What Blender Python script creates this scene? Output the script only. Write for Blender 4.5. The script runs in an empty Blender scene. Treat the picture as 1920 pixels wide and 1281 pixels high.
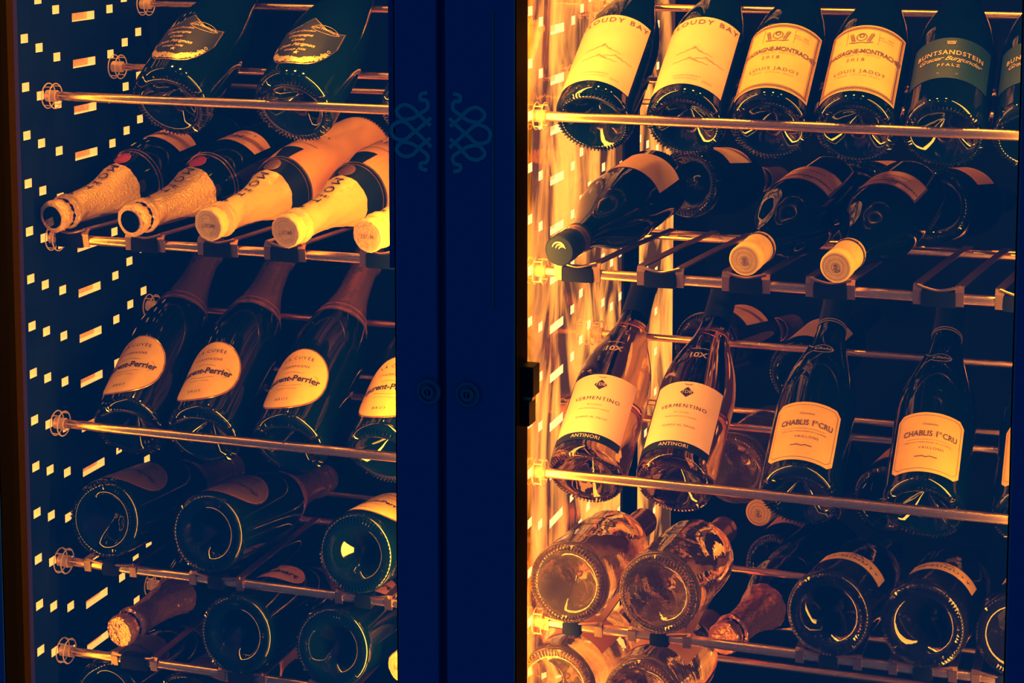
import bpy, bmesh, math, random
from mathutils import Matrix, Vector
random.seed(7)
C = bpy.context.scene.collection
SC = bpy.context.scene
# ------------------------------------------------------------------ camera, world, lights, exposure
cam_d = bpy.data.cameras.new('camera'); cam = bpy.data.objects.new('camera', cam_d); C.objects.link(cam)
cam_d.sensor_width = 36.0; cam_d.lens = 67.5; cam_d.shift_y = -0.2566; cam_d.clip_start = 0.05
right = Vector((0.9495, 0.3137, 0.0)).normalized()
up = Vector((-0.0332, 0.1004, 0.9944)).normalized()
back = right.cross(up).normalized(); up = back.cross(right).normalized()
M = Matrix((right, up, back)).transposed().to_4x4(); M.translation = Vector((0.6147, -1.861, 0.4834))
cam.matrix_world = M
SC.camera = cam
SC.view_settings.view_transform = 'Standard'; SC.view_settings.look = 'None'
SC.view_settings.exposure = 0.0; SC.view_settings.gamma = 1.0; SC.view_settings.use_curve_mapping = False
w = bpy.data.worlds.new('room'); SC.world = w; w.use_nodes = True
w.node_tree.nodes['Background'].inputs[0].default_value = (0.0, 0.25, 1.0, 1)
w.node_tree.nodes['Background'].inputs[1].default_value = 0.17
SC.cycles.use_denoising = True
SC.cycles.max_bounces = 12; SC.cycles.transparent_max_bounces = 16
SC.cycles.sample_clamp_indirect = 8.0
AMBER = (1.0, 0.40, 0.03)

def area(name, loc, aim, sx, sy, power, col=AMBER):
    l = bpy.data.lights.new(name, 'AREA'); l.shape = 'RECTANGLE'; l.size = sx; l.size_y = sy
    l.energy = power; l.color = col
    o = bpy.data.objects.new(name, l); C.objects.link(o); o.location = loc
    d = Vector(aim).normalized()
    x = d.cross(Vector((0, 0, 1)));  x = Vector((1, 0, 0)) if x.length < .01 else x.normalized()
    y = x.cross(d) * -1
    z = -d; y = z.cross(x)
    o.matrix_world = Matrix.Translation(loc) @ Matrix((x, y, z)).transposed().to_4x4()
    return o
# LED strips that line the inside of the door frame, and the ceiling lights of the two bays
area('led_strip_light_left_bay', (-.074, -.055, .0), (-.75, .66, 0), .02, 1.3, 10.0)
area('led_strip_light_left_edge', (-.552, -.086, .0), (.8, .6, 0), .012, 1.3, 2.4)
area('led_strip_light_right_bay', (.0285, -.06, .0), (.72, .69, 0), .02, 1.3, 6.6)
area('led_strip_light_right_edge', (.532, -.07, .0), (-.8, .6, 0), .02, 1.3, 4.6)
for k, x in enumerate((-.46, -.30, -.14)): area('ceiling_spot_left_bay', (x, .06, .76), (0, .05, -1), .022, .022, 1.6)
for k, x in enumerate((.12, .28, .44)): area('ceiling_spot_right_bay', (x, .06, .76), (0, .05, -1), .022, .022, 1.7)
# ------------------------------------------------------------------ materials
MATS = {}
def nodes(name):
    m = bpy.data.materials.new(name); m.use_nodes = True
    return m, m.node_tree, m.node_tree.nodes['Principled BSDF']
def pm(name, col, rough=.5, metal=0., spec=.5, noise=None, bump=None, emis=None, es=0., trans=0., ior=1.45, coat=0.):
    if name in MATS: return MATS[name]
    m, t, b = nodes(name)
    b.inputs['Base Color'].default_value = (*col, 1); b.inputs['Roughness'].default_value = rough
    b.inputs['Metallic'].default_value = metal; b.inputs['Specular IOR Level'].default_value = spec
    b.inputs['IOR'].default_value = ior; b.inputs['Transmission Weight'].default_value = trans
    b.inputs['Coat Weight'].default_value = coat; b.inputs['Coat Roughness'].default_value = .05
    if emis: b.inputs['Emission Color'].default_value = (*emis, 1); b.inputs['Emission Strength'].default_value = es
    tc = t.nodes.new('ShaderNodeTexCoord')
    if noise:                                   # (scale, second colour, low, high)
        n = t.nodes.new('ShaderNodeTexNoise'); n.inputs['Scale'].default_value = noise[0]; n.inputs['Detail'].default_value = 5
        t.links.new(tc.outputs['Object'], n.inputs['Vector'])
        r = t.nodes.new('ShaderNodeValToRGB'); r.color_ramp.elements[0].position = noise[2]; r.color_ramp.elements[1].position = noise[3]
        r.color_ramp.elements[0].color = (*col, 1); r.color_ramp.elements[1].color = (*noise[1], 1)
        t.links.new(n.outputs['Fac'], r.inputs['Fac']); t.links.new(r.outputs['Color'], b.inputs['Base Color'])
    if bump:                                    # (scale, strength)
        n = t.nodes.new('ShaderNodeTexNoise'); n.inputs['Scale'].default_value = bump[0]; n.inputs['Detail'].default_value = 3
        t.links.new(tc.outputs['Object'], n.inputs['Vector'])
        u = t.nodes.new('ShaderNodeBump'); u.inputs['Strength'].default_value = bump[1]; u.inputs['Distance'].default_value = .002
        t.links.new(n.outputs['Fac'], u.inputs['Height']); t.links.new(u.outputs['Normal'], b.inputs['Normal'])
    MATS[name] = m
    return m
NAVY = (.004, .16, .26)
frame_m = pm('navy_door_frame', (.003, .13, .27), .55, spec=.12)
frame2_m = pm('navy_gasket', (.002, .10, .21), .7, spec=.08)
wall_m = pm('navy_wall', (.0012, .006, .012), .6, spec=.03, noise=(9, (.004, .012, .018), .35, .75))
post_m = pm('black_post', (.001, .006, .012), .5, spec=.1)
seal_g = pm('brown_door_seal', (.004, .003, .004), .7, spec=.03)
dark_g = pm('dark_green_glass', (.0008, .008, .02), .045, spec=.6, bump=(60, .02))
dark_b = pm('blackish_glass', (.0006, .006, .02), .03, spec=.6)
olive_g = pm('olive_translucent_glass', (.42, .25, .05), .02, spec=.6, trans=1.0, ior=1.38, bump=(40, .05))
clear_g = pm('clear_rose_glass', (1.0, .76, .34), .01, trans=.97, ior=1.38, bump=(45, .3))
ribbed_g = pm('clear_stippled_glass', (.9, .62, .34), .06, trans=.85, ior=1.45)
steel = pm('brushed_steel_rod', (.96, .64, .27), .27, metal=1.)
strap_m = pm('steel_strap', (.45, .29, .11), .32, metal=1.)
rubber = pm('black_rubber', (.001, .004, .008), .5, spec=.08)
acryl = pm('acrylic_collar', (.95, .75, .45), .08, trans=.55, ior=1.49, emis=(1, .36, .05), es=.12)
cutout_rim = pm('edge_lit_acrylic_rim', (.8, .5, .2), .3, emis=(1, .48, .10), es=1.15)
cutout_floor = pm('edge_lit_acrylic_recess', (.5, .25, .08), .4, emis=(1, .36, .04), es=.16, noise=(300, (.8, .5, .2), .3, .7))
paper = pm('cream_paper_label', (.92, .57, .40), .5, spec=.3, noise=(30, (.87, .49, .32), .4, .8))
paper_y = pm('warm_paper_label', (.86, .54, .14), .48, spec=.3, noise=(50, (.80, .46, .11), .4, .8))
paper_o = pm('orange_paper_label', (.80, .38, .10), .5, noise=(60, (.72, .32, .08), .4, .8))
paper_w = pm('pale_paper_label', (.95, .62, .52), .45)
paper_g = pm('dark_green_paper_label', (.002, .03, .045), .5)
paper_gr = pm('grey_paper_label', (.62, .31, .12), .5)
ink = pm('dark_ink', (.02, .014, .02), .5)
ink_soft = pm('brown_ink', (.50, .27, .09), .5)
ink_gold = pm('gold_ink', (.85, .62, .35), .35, metal=.5)
ink_blind = pm('raised_glass_mark', (.09, .10, .10), .2)
border_r = pm('dark_red_border', (.30, .09, .04), .45)
border_d = pm('dark_border', (.10, .07, .05), .5)
gold = pm('gold_foil', (.96, .62, .22), .36, metal=.6, bump=(420, .9))
gold_y = pm('yellow_foil', (.95, .66, .20), .40, metal=.15, bump=(120, .18))
gold_w = pm('pale_gold_foil', (1.0, .68, .24), .38, metal=.3, bump=(110, .6))
copper = pm('copper_foil', (.70, .36, .20), .26, metal=.85, bump=(140, .25))
rose_foil = pm('crumpled_foil', (.75, .36, .16), .25, metal=.85, bump=(110, 1.0))
yel_cap = pm('yellow_capsule', (.92, .62, .14), .42)
blk_cap = pm('black_capsule', (.002, .010, .02), .5, spec=.15)
seal_m = pm('red_wax_seal', (.62, .06, .05), .4)
white_body = pm('white_coated_glass', (.88, .42, .12), .22, spec=.5, coat=.4)
brass = pm('brass_line', (.8, .5, .25), .25, metal=.9)
emblem_m = pm('teal_inlay', (.003, .46, .38), .5)
# clear, mirror-like side panel of the right-hand bay; reflections painted in as mottled glow
def glow_panel():
    m, t, b = nodes('painted_glow_side_panel')
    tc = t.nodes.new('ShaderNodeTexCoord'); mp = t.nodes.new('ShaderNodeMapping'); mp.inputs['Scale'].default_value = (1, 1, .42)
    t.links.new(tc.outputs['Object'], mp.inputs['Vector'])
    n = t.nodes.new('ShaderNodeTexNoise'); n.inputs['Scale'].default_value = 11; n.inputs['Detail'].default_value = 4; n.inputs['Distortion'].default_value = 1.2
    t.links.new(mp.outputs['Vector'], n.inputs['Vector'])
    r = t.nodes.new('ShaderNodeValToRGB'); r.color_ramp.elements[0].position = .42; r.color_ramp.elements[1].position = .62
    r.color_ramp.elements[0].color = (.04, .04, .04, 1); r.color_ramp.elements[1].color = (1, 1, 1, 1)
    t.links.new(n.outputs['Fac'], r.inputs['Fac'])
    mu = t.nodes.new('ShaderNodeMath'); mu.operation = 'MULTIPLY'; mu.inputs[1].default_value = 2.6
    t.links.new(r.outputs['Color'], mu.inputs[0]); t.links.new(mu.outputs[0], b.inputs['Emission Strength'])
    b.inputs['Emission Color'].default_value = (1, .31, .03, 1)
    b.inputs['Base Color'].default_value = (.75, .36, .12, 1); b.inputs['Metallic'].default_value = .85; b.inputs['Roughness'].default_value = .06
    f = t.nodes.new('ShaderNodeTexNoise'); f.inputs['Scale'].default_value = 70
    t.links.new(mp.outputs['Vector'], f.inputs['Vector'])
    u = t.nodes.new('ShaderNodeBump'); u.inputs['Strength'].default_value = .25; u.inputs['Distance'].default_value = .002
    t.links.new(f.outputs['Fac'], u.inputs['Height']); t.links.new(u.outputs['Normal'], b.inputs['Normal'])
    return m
glow_panel_m = glow_panel()
def pane_mat():
    m = bpy.data.materials.new('door_glass'); m.use_nodes = True; t = m.node_tree
    t.nodes.clear(); o = t.nodes.new('ShaderNodeOutputMaterial'); mx = t.nodes.new('ShaderNodeMixShader')
    tr = t.nodes.new('ShaderNodeBsdfTransparent'); gl = t.nodes.new('ShaderNodeBsdfGlossy')
    tr.inputs[0].default_value = (1, .99, .97, 1); gl.inputs[0].default_value = (1, 1, 1, 1); gl.inputs['Roughness'].default_value = .02
    mx.inputs[0].default_value = .235
    t.links.new(tr.outputs[0], mx.inputs[1]); t.links.new(gl.outputs[0], mx.inputs[2]); t.links.new(mx.outputs[0], o.inputs[0])
    return m
pane_m = pane_mat()

# ------------------------------------------------------------------ mesh helpers
class MB:
    def __init__(s): s.v = []; s.f = []; s.mi = []; s.mat = 0
    def add(s, vs, fs):
        k = len(s.v); s.v += [tuple(v) for v in vs]; s.f += [tuple(k + i for i in f) for f in fs]; s.mi += [s.mat] * len(fs); return s
    def box(s, x0, x1, y0, y1, z0, z1):
        return s.add([(x, y, z) for x in (x0, x1) for y in (y0, y1) for z in (z0, z1)],
                     [(0, 1, 3, 2), (4, 6, 7, 5), (0, 4, 5, 1), (2, 3, 7, 6), (0, 2, 6, 4), (1, 5, 7, 3)])
    def lathe(s, prof, n=56, closed=True):
        """prof: list of (s along +Z, radius)"""
        vs = []; rings = []
        for z, r in prof:
            if r < 1e-6: rings.append([len(vs)]); vs.append((0, 0, z))
            else:
                rings.append(list(range(len(vs), len(vs) + n)))
                vs += [(r * math.cos(2 * math.pi * i / n), r * math.sin(2 * math.pi * i / n), z) for i in range(n)]
        fs = []
        for a, b in zip(rings, rings[1:]):
            for i in range(n):
                j = (i + 1) % n
                if len(a) == 1 and len(b) == 1: continue
                if len(a) == 1: fs.append((a[0], b[j], b[i]))
                elif len(b) == 1: fs.append((a[i], a[j], b[0]))
                else: fs.append((a[i], a[j], b[j], b[i]))
        return s.add(vs, fs)
    def tube(s, pts, r, n=10, flat=1.0, cap=True):
        P = [Vector(p) for p in pts]; vs = []; fs = []
        up0 = Vector((0, 0, 1))
        for i, p in enumerate(P):
            d = (P[min(i + 1, len(P) - 1)] - P[max(i - 1, 0)]).normalized()
            a = d.cross(up0)
            a = d.cross(Vector((1, 0, 0))) if a.length < .2 else a
            a.normalize(); b = a.cross(d).normalized()
            for k in range(n):
                t = 2 * math.pi * (k + .5) / n
                vs.append(p + a * math.cos(t) * r + b * math.sin(t) * r * flat)
        for i in range(len(P) - 1):
            for k in range(n):
                fs.append((i * n + k, i * n + (k + 1) % n, (i + 1) * n + (k + 1) % n, (i + 1) * n + k))
        if cap: fs.append(tuple(range(n))[::-1]); fs.append(tuple((len(P) - 1) * n + k for k in range(n)))
        return s.add(vs, fs)
    def mesh(s, name, mats, smooth=True, ang=40, bevel=0):
        me = bpy.data.meshes.new(name); me.from_pydata(s.v, [], s.f)
        for m in (mats if isinstance(mats, (list, tuple)) else [mats]): me.materials.append(m)
        me.polygons.foreach_set('material_index', s.mi)
        bm = bmesh.new(); bm.from_mesh(me)
        if bevel:
            bmesh.ops.bevel(bm, geom=[e for e in bm.edges if e.calc_face_angle(0) > 1.2], offset=bevel, segments=2, affect='EDGES', profile=.7)
        bmesh.ops.recalc_face_normals(bm, faces=bm.faces); bm.to_mesh(me); bm.free()
        if smooth: me.shade_smooth(); me.set_sharp_from_angle(angle=math.radians(ang))
        me.update(); return me
def ob(name, me, parent=None, label=None):
    o = bpy.data.objects.new(name, me); C.objects.link(o)
    if parent: o.parent = parent
    if label: o['label'] = label
    return o
def tag(o, label, cat=None, group=None, kind=None):
    o['label'] = label
    if cat: o['category'] = cat
    if group: o['group'] = group
    if kind: o['kind'] = kind
    return o
def smooth_path(pts, k=6):
    P = [Vector(p) for p in pts]; out = []
    for i in range(len(P) - 1):
        a, b, c, d = P[max(i - 1, 0)], P[i], P[i + 1], P[min(i + 2, len(P) - 1)]
        for j in range(k):
            t = j / k
            out.append(.5 * ((2 * b) + (c - a) * t + (2 * a - 5 * b + 4 * c - d) * t * t + (3 * b - a - 3 * c + d) * t ** 3))
    out.append(P[-1]); return out

# ------------------------------------------------------------------ the setting
XL, XM0, XM1, XR = -.549, -.055, .023, .565      # faces of the side panels
Y0, YB, ZT, ZB = -.028, .62, .80, -.72
def panel(name, x, mats, y_front, lab, rows=range(-13, 9), skip=False):
    """an upright panel with rows of small square cut-outs and one wide slot, the cut-outs' edges lit"""
    m = MB(); cols = [(-.047, -.033, .2515), (-.018, -.004, .239), (.018, .032, .2255), (.059, .108, .214),
                      (.136, .150, .165), (.170, .184, .176), (.203, .217, .186), (.262, .276, .199), (.30, .314, .186), (.34, .385, .19), (.43, .444, .21), (.47, .484, .198), (.52, .534, .186)]
    H = .0048; ycur = y_front
    for (a, b, zc) in cols:
        if skip and a > .22: continue
        if a > ycur: m.mat = 0; m.add([(x, ycur, ZB), (x, a, ZB), (x, a, ZT), (x, ycur, ZT)], [(0, 1, 2, 3)])
        z = ZB
        for k in rows:
            c = zc + .0535 * k; m.mat = 0
            if skip and a > .22: continue
            m.add([(x, a, z), (x, b, z), (x, b, c - H), (x, a, c - H)], [(0, 1, 2, 3)])
            d = .010
            m.mat = 1
            m.add([(x, a, c - H), (x, b, c - H), (x - d, b, c - H), (x - d, a, c - H)], [(0, 1, 2, 3)])
            m.add([(x, a, c + H), (x, b, c + H), (x - d, b, c + H), (x - d, a, c + H)], [(0, 1, 2, 3)])
            m.add([(x, a, c - H), (x, a, c + H), (x - d, a, c + H), (x - d, a, c - H)], [(0, 1, 2, 3)])
            m.add([(x, b, c - H), (x, b, c + H), (x - d, b, c + H), (x - d, b, c - H)], [(0, 1, 2, 3)])
            m.mat = 2
            m.add([(x - d, a, c - H), (x - d, b, c - H), (x - d, b, c + H), (x - d, a, c + H)], [(0, 1, 2, 3)])
            z = c + H
        m.mat = 0; m.add([(x, a, z), (x, b, z), (x, b, ZT), (x, a, ZT)], [(0, 1, 2, 3)])
        ycur = b
    if skip: ycur = .217
    YE = .82 if skip else YB
    m.mat = 0; m.add([(x, ycur, ZB), (x, YE, ZB), (x, YE, ZT), (x, ycur, ZT)], [(0, 1, 2, 3)])
    m.add([(x - .014, y_front, ZB), (x, y_front, ZB), (x, y_front, ZT), (x - .014, y_front, ZT)], [(0, 1, 2, 3)])
    m.add([(x - .014, y_front, ZB), (x - .014, YB, ZB), (x - .014, YB, ZT), (x - .014, y_front, ZT)], [(0, 1, 2, 3)])
    o = ob(name, m.mesh(name, mats, smooth=False)); tag(o, lab, kind='structure'); return o
panel('wall_left', XL, [wall_m, cutout_rim, cutout_floor], -.082, 'dark side panel with rows of glowing cut-outs left of the champagne', skip=True)
panel('wall_middle', XM1, [glow_panel_m, pm('bright_rim', (.8, .5, .2), .3, emis=(1, .60, .26), es=1.4), pm('bright_recess', (.8, .5, .2), .3, emis=(1, .45, .10), es=.8)], -.028,
      'side panel with a painted amber glow and lit slots just right of the door posts')
def struct(name, m, mat, lab, bevel=0):
    o = ob(name, m.mesh(name, mat, smooth=False, bevel=bevel)); tag(o, lab, kind='structure'); return o
struct('wall_divider', MB().box(XM0, XM0 + .012, Y0, .82, ZB, ZT), wall_m, 'dark divider panel closing the left bay behind the door posts')
struct('wall_right', MB().box(XR, XR + .02, -.08, .82, ZB, ZT), wall_m, 'dark side panel at the right end of the right bay')
struct('wall_back', MB().box(XL - .02, XR + .02, .82, .84, ZB, ZT), wall_m, 'dark back wall of the wine cabinet')
struct('ceiling', MB().box(XL - .02, XR + .02, -.08, .82, ZT, ZT + .02), wall_m, 'dark top of the wine cabinet')
struct('floor', MB().box(XL - .02, XR + .02, -.08, .82, ZB - .02, ZB), wall_m, 'dark bottom of the wine cabinet')
struct('trim_1', MB().box(.0232, .0262, .352, .425, ZB, ZT), post_m, 'black upright post at the back of the lit side panel')
struct('trim_2', MB().box(XL + .001, XL + .004, .262, .30, ZB, ZT), post_m, 'dark upright strip on the left side panel')
struct('reflection_strip', MB().box(XL + .0006, XL + .0018, -.0815, -.056, ZB, ZT), pm('reflection_brown', (.034, .015, .014), .8, spec=.03, noise=(400, (.018, .012, .016), .3, .7)), 'painted brown reflection on the front of the left side panel')  # brownish reflection on the panel front, put in as a mottled coloured strip
# doors: frame stiles and glass
def door(n, x0, x1, xi0, xi1, lab):
    r = bpy.data.objects.new('door_%d' % n, None); C.objects.link(r); r.location = (x0, -.09, 0); tag(r, lab, kind='structure')
    def p(name, m, mat, lb=None, bevel=0):
        me = m.mesh(name, mat, smooth=False, bevel=bevel); o = ob(name, me, r, lb)
        o.matrix_parent_inverse = Matrix.Translation((-x0, .09, 0)); return o
    p('stile', MB().box(x0, xi0, -.125, -.09, ZB, ZT), frame_m, bevel=.002)
    p('stile', MB().box(xi1, x1, -.125, -.09, ZB, ZT), frame_m, bevel=.002)
    p('seal', MB().box(xi0, xi0 + .0012, -.124, -.0885, ZB + .1, ZT - .14), seal_g, 'brown rubber seal')
    p('seal', MB().box(xi1 - .0012, xi1, -.124, -.0885, ZB + .1, ZT - .14), seal_g, 'brown rubber seal')
    p('rail', MB().box(xi0, xi1, -.12, -.09, .66, ZT), frame_m)
    p('rail', MB().box(xi0, xi1, -.12, -.09, ZB, -.62), frame_m)
    p('glass_pane', MB().add([(xi0, -.100, -.62), (xi1, -.100, -.62), (xi1, -.100, .66), (xi0, -.100, .66)], [(0, 1, 2, 3)]), pane_m)
    return r
d1 = door(1, -.62, -.0365, -.5405, -.0800, 'left glass door with a dark navy frame')
d2 = door(2, -.0275, .60, .0440, .5135, 'right glass door with a dark navy frame')
# wider upper part of the left door's stile
o = ob('closing_plate', MB().box(-.0915, -.0795, -.112, -.0905, .094, ZT).mesh('closing_plate', frame_m, smooth=False), d1); o.matrix_parent_inverse = Matrix.Translation((.62, .09, 0))
o = ob('edge_highlight', MB().box(.0215, .0225, -.1262, -.125, .065, .353).mesh('edge_highlight', pm('highlight_bronze', (.5, .34, .16), .3, metal=.8), smooth=False), d2, 'thin painted highlight along the stile edge'); o.matrix_parent_inverse = Matrix.Translation((.0275, .09, 0))  # the stile edge's highlight, built as a thin bronze-coloured strip
struct('trim_3', MB().box(-.0365, -.0275, -.112, -.092, ZB, ZT), frame2_m, 'dark gasket in the gap between the two doors')
struct('trim_4', MB().box(-.0365, .0170, -.088, -.030, ZB, ZT), frame2_m, 'dark centre post of the cabinet behind the door stiles')
# keyhole locks, latch and the pale knot emblem on the stiles
def yring(m, x, y, z, r0, r1, d, n=40):
    vs = []; 
    for r, yy in ((r1, y + d), (r1, y), (r0, y), (r0, y + d * .6)):
        vs += [(x + r * math.cos(2 * math.pi * i / n), yy, z + r * math.sin(2 * math.pi * i / n)) for i in range(n)]
    fs = [(k * n + i, k * n + (i + 1) % n, (k + 1) * n + (i + 1) % n, (k + 1) * n + i) for k in range(3) for i in range(n)]
    fs.append(tuple(3 * n + i for i in range(n))); m.add(vs, fs)
lock_m = pm('lock_metal', (.006, .17, .24), .35, metal=.2, spec=.4)
for x, z, side in ((-.0449, -.0246, 'left'), (-.004, -.0238, 'right')):
    e = bpy.data.objects.new('door_lock', None); C.objects.link(e); e.location = (x, -.125, z)
    tag(e, 'round keyhole lock set in the %s door stile' % side, 'lock', 'locks on the door stiles')
    m = MB(); yring(m, 0, -.003, 0, .0095, .0125, .003); ob('escutcheon', m.mesh('escutcheon', lock_m), e)
    m = MB(); yring(m, 0, -.0055, 0, .0035, .0062, .005); m.box(-.0007, .0007, -.0062, -.003, -.003, .003); ob('cylinder', m.mesh('lock_cylinder', lock_m), e)
e = bpy.data.objects.new('door_latch', None); C.objects.link(e); e.location = (.044, -.10, -.02)
tag(e, 'dark latch block sticking out from the post over the bright panel', 'latch')
ob('upper_plate', MB().box(-.006, .0146, -.012, .010, -.006, .0245).mesh('upper_plate', post_m, smooth=False, bevel=.0015), e)
ob('lower_plate', MB().box(-.006, .0105, -.012, .010, -.0355, -.0105).mesh('lower_plate', post_m, smooth=False, bevel=.0015), e)
ob('bolt', MB().box(-.006, .0125, -.008, .004, -.0105, -.006).mesh('bolt', strap_m, smooth=False), e)
def emblem(side):
    px = [[(832, 229), (812, 212), (797, 197), (780, 193), (767, 205), (778, 219), (797, 217), (812, 208), (826, 197), (824, 184), (813, 182), (814, 172), (826, 169)],
          [(833, 268), (818, 254), (800, 238), (782, 224), (763, 229), (757, 241), (763, 254), (782, 257), (800, 243), (818, 228), (833, 214)],
          [(832, 251), (812, 268), (797, 284), (780, 287), (767, 276), (778, 262), (797, 264), (812, 273), (826, 284), (824, 296), (813, 299), (814, 308), (826, 311)]]
    m = MB()
    for L in px:
        pts = []
        for (x, y) in L:
            X = -.0419 + (x - 832) * .000553; Z = .2345 - (y - 240) * .000537
            if side > 0: X = -.0330 - X - .0310
            pts.append((X, -.1256 - .00022 * px.index(L), Z))
        P = smooth_path(pts, 7); vs = []; fs = []; wd = .0019
        for i, p in enumerate(P):
            p = p - Vector((0, .0000022 * i, 0))
            d = (P[min(i + 1, len(P) - 1)] - P[max(i - 1, 0)]).normalized(); nrm = Vector((-d.z, 0, d.x))
            vs += [p + nrm * wd, p - nrm * wd, p + nrm * wd + Vector((0, .0012, 0)), p - nrm * wd + Vector((0, .0012, 0))]
        for i in range(len(P) - 1):
            a, b = i * 4, i * 4 + 4
            fs += [(a, a + 1, b + 1, b), (a, b, b + 2, a + 2), (a + 1, a + 3, b + 3, b + 1)]
        m.add(vs, fs)
    o = ob('door_emblem', m.mesh('door_emblem', emblem_m, smooth=False), d1 if side < 0 else d2, 'faint teal looped knot emblem')
    o.matrix_parent_inverse = Matrix.Translation((.62 if side < 0 else .0275, .09, 0))
emblem(-1); emblem(1)

# ------------------------------------------------------------------ rods
def xrod(m, x0, x1, y, z, r, n=20):
    vs = []; 
    for x in (x0, x1): vs += [(x, y + r * math.cos(2 * math.pi * i / n), z + r * math.sin(2 * math.pi * i / n)) for i in range(n)]
    m.add(vs, [(i, (i + 1) % n, n + (i + 1) % n, n + i) for i in range(n)] + [tuple(range(n)), tuple(range(n, 2 * n))])
def xtorus(m, x, y, z, R, r, a0=0, a1=2 * math.pi, n=28):
    P = [(x, y + R * math.cos(a0 + (a1 - a0) * i / n), z + R * math.sin(a0 + (a1 - a0) * i / n)) for i in range(n + 1)]
    vs = []; k = 6
    for i, p in enumerate(P):
        a = a0 + (a1 - a0) * i / n; rad = Vector((0, math.cos(a), math.sin(a)))
        for j in range(k):
            t = 2 * math.pi * j / k; vs.append(Vector(p) + rad * r * math.cos(t) + Vector((1, 0, 0)) * r * math.sin(t))
    m.add(vs, [(i * k + j, i * k + (j + 1) % k, (i + 1) * k + (j + 1) % k, (i + 1) * k + j) for i in range(n) for j in range(k)])
ROWNAME = {'A': 'top', 'B': 'second', 'C': 'third', 'D': 'fourth', 'E': 'fifth'}
RZ = {'A': .2378, 'B': .0768, 'C': -.1370, 'D': -.2985, 'E': -.4055}
def rod(x0, x1, y, z, r, lab, grp, collar=True):
    e = bpy.data.objects.new('shelf_rod', None); C.objects.link(e); e.location = (x0, y, z)
    tag(e, lab, 'shelf rod', grp)
    m = MB(); xrod(m, 0, x1 - x0, 0, 0, r); ob('bar', m.mesh('bar', steel), e)
    if collar:
        m = MB(); xtorus(m, .002, 0, 0, .0140, .0007); xtorus(m, .011, 0, 0, .0140, .0007); xrod(m, .0005, .013, 0, 0, .0066)
        for q in (.9, 2.2, 4.0, 5.4): m.box(.0015, .0115, .0132 * math.cos(q) - .0006, .0132 * math.cos(q) + .0006, .0132 * math.sin(q) - .0006, .0132 * math.sin(q) + .0006)
        ob('collar', m.mesh('collar', acryl), e, 'clear acrylic collar')
for bay, x0, x1 in (('left', XL + .0015, XM0 - .0015), ('right', XM1 + .0015, XR - .0015)):
    for row in 'ABCDE':
        rod(x0, x1, 0, RZ[row], .0052, 'front steel rod of the %s shelf in the %s bay' % (ROWNAME[row], bay), 'front shelf rods')
    for row in 'AC':
        z = RZ[row]
        rod(x0, x1, .145, z + (.0190 if bay == 'left' else .0245), .0040, 'middle steel rod under the leaning bottles of the %s shelf, %s bay' % (ROWNAME[row], bay), 'inner shelf rods')
        rod(x0, x1, .216, z + (.0893 if bay == 'left' else .0985), .0040, 'rear steel rod under the bottle necks of the %s shelf, %s bay' % (ROWNAME[row], bay), 'inner shelf rods')
    for row in 'BDE':
        z = RZ[row]
        rod(x0, x1, .205, z + .004, .0040, 'rear steel rod of the %s shelf in the %s bay' % (ROWNAME[row], bay), 'inner shelf rods')
    for row in 'ABCDE':
        z = RZ[row]
        if bay == 'right' and row == 'D': continue
        rod(x0, x1, .40, z - .030, .0040, 'deep steel rod behind the %s shelf in the %s bay' % (ROWNAME[row], bay), 'deep shelf rods', collar=False)

# ------------------------------------------------------------------ cradles: a black sleeve clipped on the rod and a bent steel strap that runs back
def cradle(x, z, lab, grp, w=.040, h=.0125, deep=.205, dx=0., sleeve=.034):
    e = bpy.data.objects.new('bottle_cradle', None); C.objects.link(e); e.location = (x, 0, z); tag(e, lab, 'bottle cradle', grp)
    m = MB(); m.box(-sleeve / 2, sleeve / 2, -.0078, .0082, -.0085, .0078)
    ob('sleeve', m.mesh('sleeve', rubber, bevel=.003), e, 'black rubber sleeve')
    for sgn in (-1, 1):
        m = MB(); P = [(sgn * w / 2, -.004, -.007), (sgn * w / 2, -.006, h * .6), (sgn * w / 2, -.003, h), (sgn * w / 2 + dx * .5, deep * .5, h + .001), (sgn * w / 2 + dx, deep, h), (sgn * w / 2 + dx, deep + .006, h - .003)]
        for a, b in zip(P, P[1:]):
            ax, ay, az = a; bx, by, bz = b; q = .0042; s = .0009
            if abs(az - bz) > abs(ay - by): m.add([(ax - q, ay - s, az), (ax + q, ay - s, az), (bx + q, by - s, bz), (bx - q, by - s, bz), (ax - q, ay + s, az), (ax + q, ay + s, az), (bx + q, by + s, bz), (bx - q, by + s, bz)], [(0, 1, 2, 3), (4, 7, 6, 5), (0, 3, 7, 4), (1, 5, 6, 2), (0, 4, 5, 1), (3, 2, 6, 7)])
            else: m.add([(ax - q, ay, az - s), (ax + q, ay, az - s), (bx + q, by, bz - s), (bx - q, by, bz - s), (ax - q, ay, az + s), (ax + q, ay, az + s), (bx + q, by, bz + s), (bx - q, by, bz + s)], [(0, 1, 2, 3), (4, 7, 6, 5), (0, 3, 7, 4), (1, 5, 6, 2), (0, 4, 5, 1), (3, 2, 6, 7)])
        ob('side_arm', m.mesh('side_arm', strap_m, smooth=False), e, 'flat steel arm')
    P = smooth_path([(-w / 2, -.005, h), (-w / 4, -.006, h * .75), (0, -.006, h * .62), (w / 4, -.006, h * .78), (w / 2, -.005, h)], 5)
    ob('cross_wire', MB().tube(P, .0016, 8).mesh('cross_wire', strap_m), e)
    return e
lb = 'black sleeved cradle on the second shelf rod'
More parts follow.
